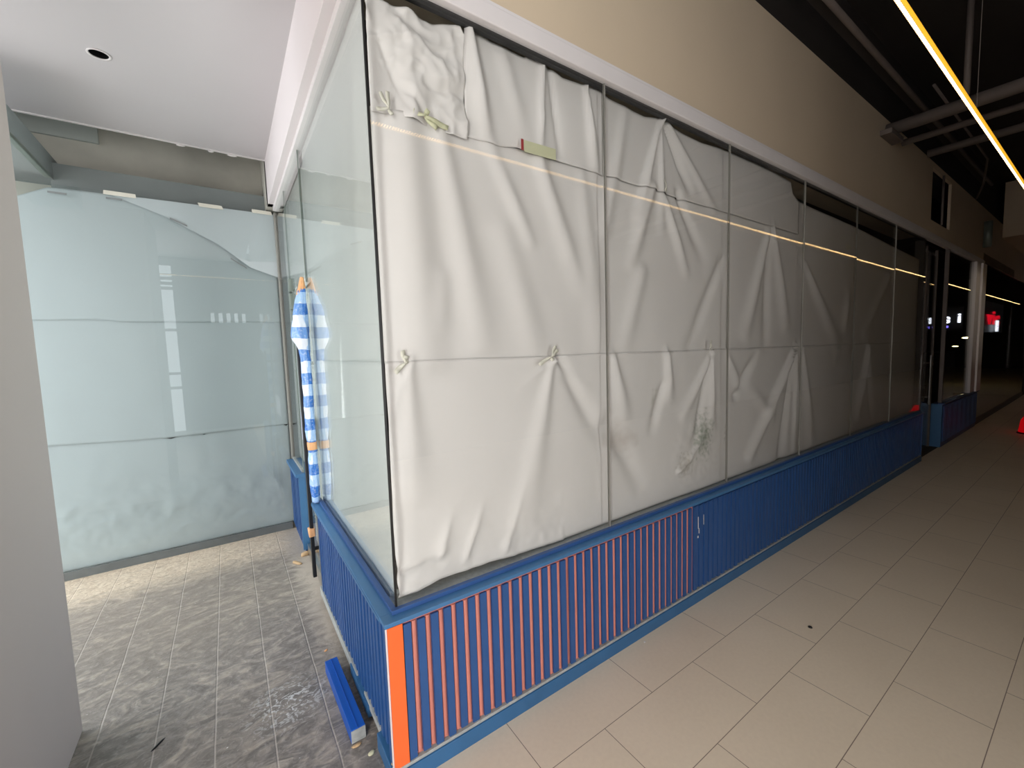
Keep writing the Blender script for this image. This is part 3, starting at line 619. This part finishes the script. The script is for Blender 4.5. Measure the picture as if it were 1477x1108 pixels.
# side window paper (pale greenish through the glass)
F2 = [(0.2, 2.6, 0.35, 1.5, .05, .08, .006, .008, 'g'), (0.9, 2.5, 0.75, 1.5, .05, .08, .006, .008, 'g'), (0.5, 1.4, 0.6, 0.7, .05, .07, .006, .006, 'g')]
tag(sheet(0.060, 1.398, 0.64, 1.475, F2, 0.021, 'x', seed=21, step=0.02, m='paper2'), 'pale paper in the lower half of the side window next to the corner', 'paper', 'paper sheets behind the side window')
tag(sheet(0.060, 1.398, 1.470, 2.68, F2, 0.023, 'x', seed=23, step=0.02, m='paper2'), 'pale paper in the upper half of the side window next to the corner', 'paper', 'paper sheets behind the side window')
tag(sheet(1.43, 2.10, 0.10, 1.95, [], 0.05, 'x', seed=25, step=0.03, m='paper2'), 'pale paper behind the glass of the side door', 'paper', 'paper sheets behind the side door')
tag(sheet(1.41, 2.13, 1.965, 2.68, [], 0.05, 'x', seed=27, step=0.03, m='paper2'), 'pale paper behind the fixed glass above the side door', 'paper', 'paper sheets behind the side door')
tag(sheet(2.14, 2.69, 0.64, 2.68, [], 0.05, 'x', seed=29, step=0.03, m='paper2'), 'pale narrow paper strip between the side door and the papered end glass', 'paper', 'paper sheets behind the side door')
# end window paper
P3 = 2.785
tz4 = poly([(-1.95, 2.45), (-1.45, 2.58), (-1.30, 2.665), (-1.22, 2.672), (0.0, 2.69)])
G3 = 'paper sheets on the end window'
f2b = poly([(-1.95, 1.80), (-1.43, 1.79), (-1.15, 1.80), (-1.0, 1.787), (0, 1.797)])
f1b = poly([(-1.95, 0.945), (-1.43, 0.945), (-1.2, 0.93), (-1.0, 0.918), (-0.8, 0.912), (0, 0.918)])
tag(sheet(-1.93, -0.012, 0.045, lambda x: f1b(x)+0.012-0.024*max(0, 1-abs(x+0.80)/0.07)-0.020*max(0, 1-abs(x+0.60)/0.04)-0.03*max(0, 1-abs(x+0.03)/0.03), FOLDS3, P3, amp=0.010, cs=2, seed=31, cr=lambda x, z: 0.010*max(0, 1-abs(z-0.35)/0.35), fold_k=2.0, step=0.014, m='paper3'), 'crinkled bluish white paper, lowest sheet on the end window', 'paper', G3)
tag(sheet(-1.93, -0.012, f1b, lambda x: f2b(x)+0.012, FOLDS3, P3-0.008, amp=0.010, cs=1.6, seed=35, fold_k=2.0, step=0.014, m='paper3'), 'bluish white paper, middle sheet on the end window', 'paper', G3)
tag(sheet(-1.93, -0.012, f2b, tz4, FOLDS3, P3-0.016, amp=0.008, cs=1.4, seed=38, fold_k=2.0, step=0.014, m='paper3'), 'bluish white paper, topmost sheet on the end window with a diagonal folded corner', 'paper', G3)
# triangular corner piece lying over the top sheet
bm = bmesh.new(); vs = [bm.verts.new(p) for p in ((-0.98, P3-0.034, 2.664), (-0.70, P3-0.036, 2.560), (-0.40, P3-0.040, 2.395), (-0.20, P3-0.044, 2.235), (-0.012, P3-0.044, 2.17), (-0.012, P3-0.036, 2.685), (-0.66, P3-0.036, 2.679), (-0.98, P3-0.034, 2.674))]
bm.faces.new(vs); o = obj('paper_sheet', bm, M['paper3']); sd = o.modifiers.new('t', 'SOLIDIFY'); sd.thickness = 0.001
tag(o, 'folded over triangular paper flap in the upper right corner of the end window', 'paper')

# ================================================================ tape
def tape_knot(loc, s, m, label, ang=0, arms=((0, 1), (120, .8), (230, 1.1))):
    """little gathered twist of tape: a few narrow curled strips leaving one point"""
    bm = bmesh.new()
    for k, (a, l) in enumerate(arms):
        a = math.radians(a+ang); d = Vector((math.cos(a), 0, math.sin(a))); n = Vector((-d.z, 0, d.x)); pv = None
        for j in range(7):
            t_ = j/6; w = 0.003*s+0.006*s*math.sin(t_*2.2); c = d*(0.045*s*l*t_)+Vector((0, -0.004*s*math.sin(t_*6+k), 0))
            r = [bm.verts.new(c+n*w+Vector((0, -0.003*s, 0))), bm.verts.new(c-Vector((0, 0.006*s*(1-t_), 0))), bm.verts.new(c-n*w)]
            if pv:
                for q in range(2): bm.faces.new((pv[q], r[q], r[q+1], pv[q+1]))
            pv = r
    o = obj('tape_strip', bm, m, smooth=True); o.location = loc
    sd = o.modifiers.new('t', 'SOLIDIFY'); sd.thickness = 0.0008
    return tag(o, label, 'tape')
KT = 0.026
tape_knot((0.087, KT, 1.468), 1.0, M['tape'], 'twist of masking tape on the paper seam beside the window corner', 40, ((0, .3), (60, 1.0), (180, 1.1), (40, .6)))
tape_knot((0.735, KT, 1.470), 0.9, M['tape'], 'long clear tape twist on the middle seam of the first long-window pane', 0, ((35, 1.2), (62, 1.3), (205, 1.9), (290, .5)))
tape_knot((0.075, KT, 2.305), 0.8, M['tape'], 'upper masking tape twist near the corner, below the crumpled paper', 0, ((90, 1.5), (120, 1.4), (200, 1.2), (300, .6)))
tape_knot((0.20, KT, 2.315), 1.0, M['tape_y'], 'bunched yellowish tape holding the crumpled top paper', 0, ((-10, 2.0), (170, 0.9), (60, .6), (-35, 1.2)))
tape_knot((1.965, KT, 1.49), 0.7, M['tape'], 'small tape twist on the seam at the right of the second long-window pane', 0, ((80, 1.2), (100, .8), (250, .7)))
tape_knot((1.535, KT, 2.34), 0.6, M['tape'], 'tiny curl of tape in the upper middle of the second long-window pane', 0, ((100, 1.3), (270, 1.0)))
tag(bx('tape_strip', (4.05, 4.16, 0.03, 0.032, 2.30, 2.345), M['tape']), 'pale tape patch high on the fourth long-window pane', 'tape')
bm = bmesh.new(); box(bm, 0.62, 0.785, 0.0245, 0.026, 2.300, 2.345)
for v in bm.verts: v.co.z += (v.co.x-0.7)*0.02
o = tag(obj('tape_strip', bm, M['tape_y']), 'flat yellowish tape strip with a red end stuck high on the first long-window pane', 'tape')
e = bx('red_end', (0.606, 0.618, 0.0243, 0.026, 2.302, 2.345), mat('red_print', (0.35, 0.05, 0.05), 0.5), o); e['label'] = 'dark red printed end'
P3L = 2.7405
for (x0, x1, z, dz, m, lab) in ((-1.296, -1.207, 2.630, 0, 'tape_g', 'leftmost grey tape strip on the end window paper'), (-1.018, -0.935, 2.640, 0, 'tape_g', 'grey tape strip below the broad cream one at the top of the end window'),
                                (-0.683, -0.585, 2.532, -0.03, 'tape_g', 'slanted grey tape strip above the diagonal fold in the end window'), (-0.330, -0.225, 2.262, -0.05, 'tape_g', 'slanted grey tape strip below the diagonal fold in the end window')):
    bm = bmesh.new(); box(bm, x0, x1, P3L-0.001, P3L, z-0.006, z+0.006)
    for v in bm.verts: v.co.z += (v.co.x-(x0+x1)/2)/(x1-x0)*dz*1.4; v.co.x += 0
    tag(obj('tape_strip', bm, M[m]), lab, 'tape', 'grey tape strips on the end window')
for (x0, x1, z, lab) in ((-1.03, -0.86, 2.680, 'broad cream masking tape over the paper edge at the top left of the end window'), (-0.50, -0.35, 2.684, 'cream masking tape over the paper edge at the top middle of the end window'), (-0.16, -0.02, 2.693, 'cream masking tape over the paper edge at the top right corner of the end window')):
    bm = bmesh.new(); box(bm, x0, x1, 2.7390, 2.7405, z-0.016, z+0.012)
    for v in bm.verts:
        if v.co.z > z: v.co.x += 0.01*math.sin(v.co.x*40)
    tag(obj('tape_strip', bm, M['tape']), lab, 'tape', 'cream tapes along the top of the end window')

# ================================================================ striped plastic wrapped round the glass edge
def wrap_tube(prof, n=36, seed=0, y0=1.41):
    bm = bmesh.new(); rings = []
    zs = [prof[0][0]+(prof[-1][0]-prof[0][0])*i/110 for i in range(111)]
    for z in zs:
        for a, b in zip(prof, prof[1:]):
            if a[0] >= z >= b[0] or a[0] <= z <= b[0]:
                t_ = (z-a[0])/(b[0]-a[0]); rx = a[1]+(b[1]-a[1])*t_; ry = a[2]+(b[2]-a[2])*t_; cx = a[3]+(b[3]-a[3])*t_; cy = a[4]+(b[4]-a[4])*t_; break
        r = []
        for k in range(n):
            a = 2*math.pi*k/n; nn = 1+0.22*noise.noise(Vector((math.cos(a)*2, math.sin(a)*2, z*9+seed)))+0.14*noise.noise(Vector((math.cos(a)*5, math.sin(a)*5, z*22)))
            r.append(bm.verts.new((cx+rx*math.cos(a)*nn, cy+ry*math.sin(a)*nn, z)))
        rings.append(r)
    for i in range(len(rings)-1):
        for k in range(n): bm.faces.new((rings[i][k], rings[i][(k+1) % n], rings[i+1][(k+1) % n], rings[i+1][k]))
    bm.faces.new(rings[0][::-1]); bm.faces.new(rings[-1]); return bm
prof = [(1.93, .008, .012, -0.020, 1.410), (1.88, .022, .03, -0.028, 1.40), (1.78, .036, .055, -0.042, 1.39), (1.66, .046, .075, -0.052, 1.39), (1.60, .044, .07, -0.050, 1.385), (1.54, .030, .045, -0.038, 1.375),
        (1.40, .026, .036, -0.034, 1.37), (1.20, .028, .036, -0.036, 1.37), (1.02, .026, .034, -0.034, 1.375), (0.96, .022, .030, -0.030, 1.375), (0.88, .026, .034, -0.034, 1.375), (0.72, .024, .034, -0.032, 1.375), (0.622, .022, .030, -0.030, 1.38)]
tag(obj('striped_sheet', wrap_tube(prof), M['stripe'], smooth=True), 'blue and white striped plastic sheet bundled around the edge of the side window glass', 'plastic sheet')
tag(obj('tape_strip', wrap_tube([(0.992, .027, .036, -0.032, 1.375), (0.945, .027, .036, -0.032, 1.375)], seed=2), M['tape_o'], smooth=True), 'orange-brown tape band around the waist of the striped plastic sheet', 'tape', 'brown tapes on the striped sheet')
tag(obj('tape_strip', wrap_tube([(1.965, .010, .016, -0.020, 1.408), (1.90, .020, .026, -0.026, 1.402), (1.86, .012, .014, -0.046, 1.392)], seed=5), M['tape_o'], smooth=True), 'crumpled orange-brown tape at the top of the striped plastic sheet', 'tape', 'brown tapes on the striped sheet')
bm = bmesh.new(); box(bm, -0.080, -0.046, 1.392, 1.455, 0.40, 0.452, bev=0.006)
for v in bm.verts: v.co += Vector((0.004, 0.004, 0.006))*noise.noise(v.co*60)
tag(obj('tape_strip', bm, M['tape_o']), 'orange-brown tape wrapped round the black door bar at its lower end', 'tape', 'brown tapes on the striped sheet')
tag(bx('paper_note', (-0.004, -0.002, 1.62, 2.02, 0.90, 1.10), mat('lilac_film', (0.62, 0.62, 0.78), 0.5)), 'faint lilac rectangle of film stuck low on the side door glass', 'film')

# ================================================================ corridor ceiling services
t = tag(empty('led_strip_light', (6, -0.888, 2.70)), 'long glowing warm LED strip hanging under the dark corridor ceiling', 'light')
bm = bmesh.new(); x = -2.6
while x < 24:
    box(bm, x, x+(0.0065 if x < 5 else 0.015), -0.893, -0.882, 2.6965, 2.699); x += 0.0148 if x < 5 else 0.034
l = obj('led_row', bm, M['e_led'], t); l['label'] = 'row of warm yellow LEDs'
bx('profile', (-2.6, 24, -0.896, -0.880, 2.699, 2.709), M['led_body'], t)
bx('amber_diffuser', (-2.6, 24, -0.903, -0.896, 2.696, 2.707), M['led_diff'], t)
bm = bmesh.new()
bm.free()
for x in (-1.9, 0.5, 3, 5.5, 8, 10.5, 13):
    bm = bmesh.new(); tube(bm, [(x, -0.888, 2.709), (x, -0.888, 4.40 if x > 0 else 3.6)], 0.0015, 6); obj('hanging_wire', bm, M['pipe'], t)
ll = bpy.data.lights.new('led_strip_glow', 'AREA'); ll.shape = 'RECTANGLE'; ll.size = 10; ll.size_y = 0.02; ll.energy = 0.7; ll.color = (1.0, 0.58, 0.24)
lo = bpy.data.objects.new('led_strip_glow', ll); COL.objects.link(lo); lo.location = (2.6, -0.888, 2.690)
t = tag(empty('added_post_spotlight', (8.2, -1.7, 4.2)), 'added spotlight out of view on the dark ceiling, brightening the white post', 'spotlight')  # invented fixture out of view, added to brighten the post
bm = bmesh.new(); tube(bm, [(8.2, -1.7, 4.40), (8.2, -1.7, 4.28)], 0.012, 8); obj('stem', bm, M['black'], t); bm = bmesh.new(); tube(bm, [(8.14, -1.78, 4.30), (8.27, -1.60, 4.12)], [0.05, 0.06], 16, caps=False); obj('lamp_shade', bm, M['black'], t)
sl = bpy.data.lights.new('post_fill_spot', 'SPOT'); sl.energy = 40; sl.spot_size = math.radians(24); sl.spot_blend = 0.8; sl.color = (1.0, 0.86, 0.68); sl.shadow_soft_size = 0.03  # added light of that invented fixture, aimed only at the post
so = bpy.data.objects.new('post_fill_spot', sl); COL.objects.link(so); so.location = (8.27, -1.60, 4.12); so.rotation_euler = (Vector((9.5, -0.03, 1.9))-Vector((8.27, -1.60, 4.12))).to_track_quat('-Z', 'Y').to_euler()
def pipe(name, pts, r, m, label, cat='pipe', n=12, group=None):
    bm = bmesh.new(); tube(bm, pts, r, n); return tag(obj(name, bm, m, smooth=True), label, cat, group)
pipe('conduit_pipe', [(0.5, -0.17, 3.75), (9.0, -0.17, 3.75)], 0.022, M['pipe'], 'grey pipe running along the corridor just off the shop wall, under the dark ceiling')
tag(bx('cable_tray', (0.5, 9, -0.125, -0.06, 3.80, 3.86), M['dark']), 'dark cable tray between the shop wall and the long grey pipe', 'cable tray')
pipe('conduit_pipe', [(4.9, 0.02, 3.50), (4.98, -4.3, 3.50)], 0.055, M['pipe'], 'thick pipe crossing the corridor high up, end resting at the notch in the wall')
pipe('conduit_pipe', [(5.25, -0.03, 3.46), (5.33, -4.3, 3.46)], 0.03, M['pipe'], 'thinner pipe crossing the corridor beside the thick one')
pipe('conduit_pipe', [(6.1, -0.05, 3.55), (6.2, -4.3, 3.55)], 0.04, M['pipe'], 'farthest pipe crossing the corridor, behind the other two')
tag(bx('air_duct', (5.45, 5.95, -4.3, -0.95, 3.90, 4.397), M['dark']), 'wide dark air duct crossing above the pipes near the ceiling', 'duct')
tag(bx('pipe_bracket', (4.70, 5.05, -0.09, -0.001, 3.40, 3.443), M['pipe']), 'grey metal bracket under the end of the thick crossing pipe', 'bracket')
pipe('hanger_rod', [(4.72, -0.56, 3.50), (4.72, -0.56, 4.42)], 0.022, M['pipe'], 'vertical hanger pipe dropping from the ceiling behind the glowing strip', 'pipe')
pipe('conduit_pipe', [(5.0, -0.30, 3.80), (7.5, -0.32, 3.72), (8.2, -0.20, 3.60), (8.8, -0.05, 3.55)], 0.012, M['pipe'], 'thin sagging cable above the vent opening', 'cable')
pipe('drain_pipe', [(9.7, -0.07, 2.95), (9.7, -0.07, 3.35)], 0.05, M['duct'], 'short pale vertical pipe on the wall above the white post')
pipe('thin_conduit', [(7.06, -0.012, 2.93), (7.06, -0.012, 3.53)], 0.012, M['pipe'], 'thin vertical pipe in front of the black vent opening')
t = tag(empty('air_duct', (4.2, 0.5, 2.8)), 'galvanised duct seen through the glass gap above the third long-window pane', 'duct')
bm = bmesh.new(); box(bm, 3.85, 4.20, 0.40, 1.2, 2.72, 3.05, bev=0.03); obj('duct_body', bm, M['duct'], t); bx('flange', (4.02, 4.04, 0.385, 1.21, 2.70, 3.07), M['duct'], t); bx('hanger', (4.02, 4.04, 0.8, 0.83, 3.07, 3.4), M['duct'], t)

# ================================================================ far end: signs, lights, shelving in the dark
def letters(body, name, size, m, parent, M4, depth=0.02):
    adv = {'i': 0.30, ' ': 0.28, '.': 0.3, ':': 0.3}; x = -sum(adv.get(c, 0.58) for c in body)*size/2
    for c in body:
        w = adv.get(c, 0.58)*size
        if c != ' ': letter(c, 'letter', size, m, parent, M4 @ Matrix.Translation((x+w/2, 0, 0)), depth)
        x += w
def letter(body, name, size, m, parent, M4, depth):
    cu = bpy.data.curves.new(name, 'FONT'); cu.body = body; cu.size = size; cu.extrude = depth; cu.offset = size*0.02; cu.align_x = 'CENTER'
    ob = bpy.data.objects.new(name, cu); me = ob.to_mesh().copy() if False else None
    COL.objects.link(ob); bpy.context.view_layer.update()
    dg = bpy.context.evaluated_depsgraph_get(); me = bpy.data.meshes.new_from_object(ob.evaluated_get(dg)); bpy.data.objects.remove(ob)
    me.transform(M4); me.materials.clear(); me.materials.append(m); o = bpy.data.objects.new(name, me); COL.objects.link(o)
    if parent: o.parent = parent; o.matrix_parent_inverse = Matrix.Translation(-parent.location)
    return o
# white shop sign hung across the corridor (seen mirrored in the glass)
t = tag(empty('shop_sign', (18, -1.86, 2.1)), 'lit white letter shop sign mirrored in the far dark glass', 'sign')
MM = Matrix.Translation((17.98, -1.87, 1.98)) @ Matrix.Rotation(math.radians(-90), 4, 'Z') @ Matrix.Rotation(math.radians(90), 4, 'X')
letters('i an.', 'lettering', 0.40, M['e_white'], t, MM)
letters('a n r', 'small_lettering', 0.13, M['e_blue'], t, Matrix.Translation((17.98, -1.90, 1.83)) @ Matrix.Rotation(math.radians(-90), 4, 'Z') @ Matrix.Rotation(math.radians(90), 4, 'X'))
bx('backing', (18.0, 18.04, -2.4, -1.45, 1.75, 2.45), M['black'], t); bx('hanger', (18.0, 18.03, -1.95, -1.92, 2.45, 4.4), M['black'], t)
for i, (x, y, z, w, h, lab) in enumerate(((18.5, -1.42, 1.50, 0.20, 0.05, 'yellow oblong lamp mirrored in the far glass under the white sign'), (18.5, -1.66, 1.24, 0.14, 0.03, 'small pale lamp mirrored in the far glass, lower than the yellow one'))):
    bm = bmesh.new(); bmesh.ops.create_uvsphere(bm, u_segments=16, v_segments=10, radius=1)
    for v in bm.verts: v.co = Vector((x+v.co.x*0.05, y+v.co.y*w*0.5, z+v.co.z*h*0.5))
    tag(obj('oblong_lamp', bm, M['e_lamp'], smooth=True), lab, 'lamp')
# red sign inside the far shop
t = tag(empty('shop_sign', (13.3, 0.3, 1.8)), 'glowing red letter sign in the dark shop window beyond the white post', 'sign')
letters('vic', 'lettering', 0.42, M['e_red'], t, Matrix.Translation((13.35, 0.25, 1.78)) @ Matrix.Scale(2.6, 4, (1, 0, 0)) @ Matrix.Rotation(math.radians(90), 4, 'X'), 0.012)
bm = bmesh.new(); box(bm, 13.35, 13.6, 0.20, 0.22, 1.62, 1.86); b = obj('white_glow_bar', bm, M['e_white'], t); bx('backing', (12.1, 14.7, 0.265, 0.285, 1.60, 2.25), M['black'], t); bx('hanger', (13.2, 13.23, 0.265, 0.285, 2.25, 3.4), M['black'], t)
# dim fittings inside the dark unit
t = tag(empty('table', (9.0, 0.9, 0)), 'dim table edge inside the dark unit behind the glass before the white post', 'table')
bx('tabletop', (7.9, 10.8, 0.7, 1.4, 0.98, 1.03), M['pipe'], t); bx('panel', (7.9, 10.8, 0.75, 1.35, 0.55, 0.60), M['pipe'], t)
for x in (7.95, 10.7): bx('leg', (x, x+0.05, 0.75, 0.80, 0, 0.98), M['pipe'], t)
tag(bx('crate', (12.2, 13.2, 0.8, 1.3, 0, 1.2), M['dark']), 'black crate standing in the dark unit beyond the white post', 'crate')
# red light on the ground at the right
t = tag(empty('red_lamp', (9.6, -0.66, 0)), 'glowing red lamp standing on the dark corridor floor at the right edge', 'lamp')
bm = bmesh.new(); tube(bm, [(9.6, -0.66, 0.02), (9.6, -0.66, 0.2), (9.6, -0.66, 0.32)], [0.13, 0.11, 0.05], 20); obj('lens', bm, M['e_redlamp'], t, smooth=True)
bm = bmesh.new(); tube(bm, [(9.6, -0.66, 0.0), (9.6, -0.66, 0.02)], [0.15, 0.14], 20); obj('base', bm, M['black'], t)

# ================================================================ litter
def chip(x, y, z, sx, sy, sz, rot, m, label, name='wood_scrap', cat='wood scrap', group=None):
    bm = bmesh.new(); bmesh.ops.create_icosphere(bm, subdivisions=2, radius=1)
    for v in bm.verts: v.co = Vector((v.co.x*sx, v.co.y*sy, v.co.z*sz))*(1+0.35*noise.noise(v.co*2.5+Vector((x*9, y*7, 0))))
    o = obj(name, bm, m, smooth=True); o.location = (x, y, z+sz*0.6); o.rotation_euler = (0, 0, rot); return tag(o, label, cat, group)
chip(-0.075, 0.155, 0, .014, .009, .005, .4, M['tape_y'], 'yellow scrap on the paving near the orange corner strip', 'litter_scrap', 'litter')
chip(-0.112, 0.222, 0, .018, .008, .004, 0, M['wood'], 'pale wood splinter at the near end of the loose blue board')
chip(-0.100, 0.755, 0, .012, .008, .005, 0, M['wood'], 'wood chip lying at the far end of the loose blue board')
chip(-0.105, 0.87, 0, .010, .006, .003, .7, M['tape_o'], 'tiny tan chip on the paving beside the side low wall', 'litter_scrap', 'litter')
chip(-0.03, 2.10, 0, .035, .02, .02, .2, M['wood'], 'broken plaster lump at the foot of the small blue wall end', 'rubble', 'rubble')
chip(-0.10, 2.0, 0, .014, .05, .008, .5, M['wood'], 'thin splinter on the dusty paving in front of the small blue wall end')
chip(-0.035, 0.0, 0.062, .010, .008, .012, .2, M['wood'], 'peeling wood flake at the foot of the orange corner strip')
chip(-0.74, 0.70, 0, .030, .004, .004, .9, M['black'], 'dark twig on the grey paving in the foreground', 'twig', 'twig')
bm = bmesh.new(); tube(bm, [(1.995, -0.53, 0.0), (1.995, -0.53, 0.004)], [0.011, 0.009], 14); tag(obj('bottle_cap', bm, M['black']), 'small black spot of a cap on the beige corridor tiles', 'cap')
for i, (x, z, w) in enumerate(((1.21, 1.235, .006), (1.93, 0.742, .010), (2.98, 0.745, .014), (2.985, 0.70, .01))):
    pass
chip(1.22, -0.075, 0, .006, .004, .002, 0, M['trim'], 'tiny white crumb on the tiles by the long blue wall', 'litter_scrap', 'litter')
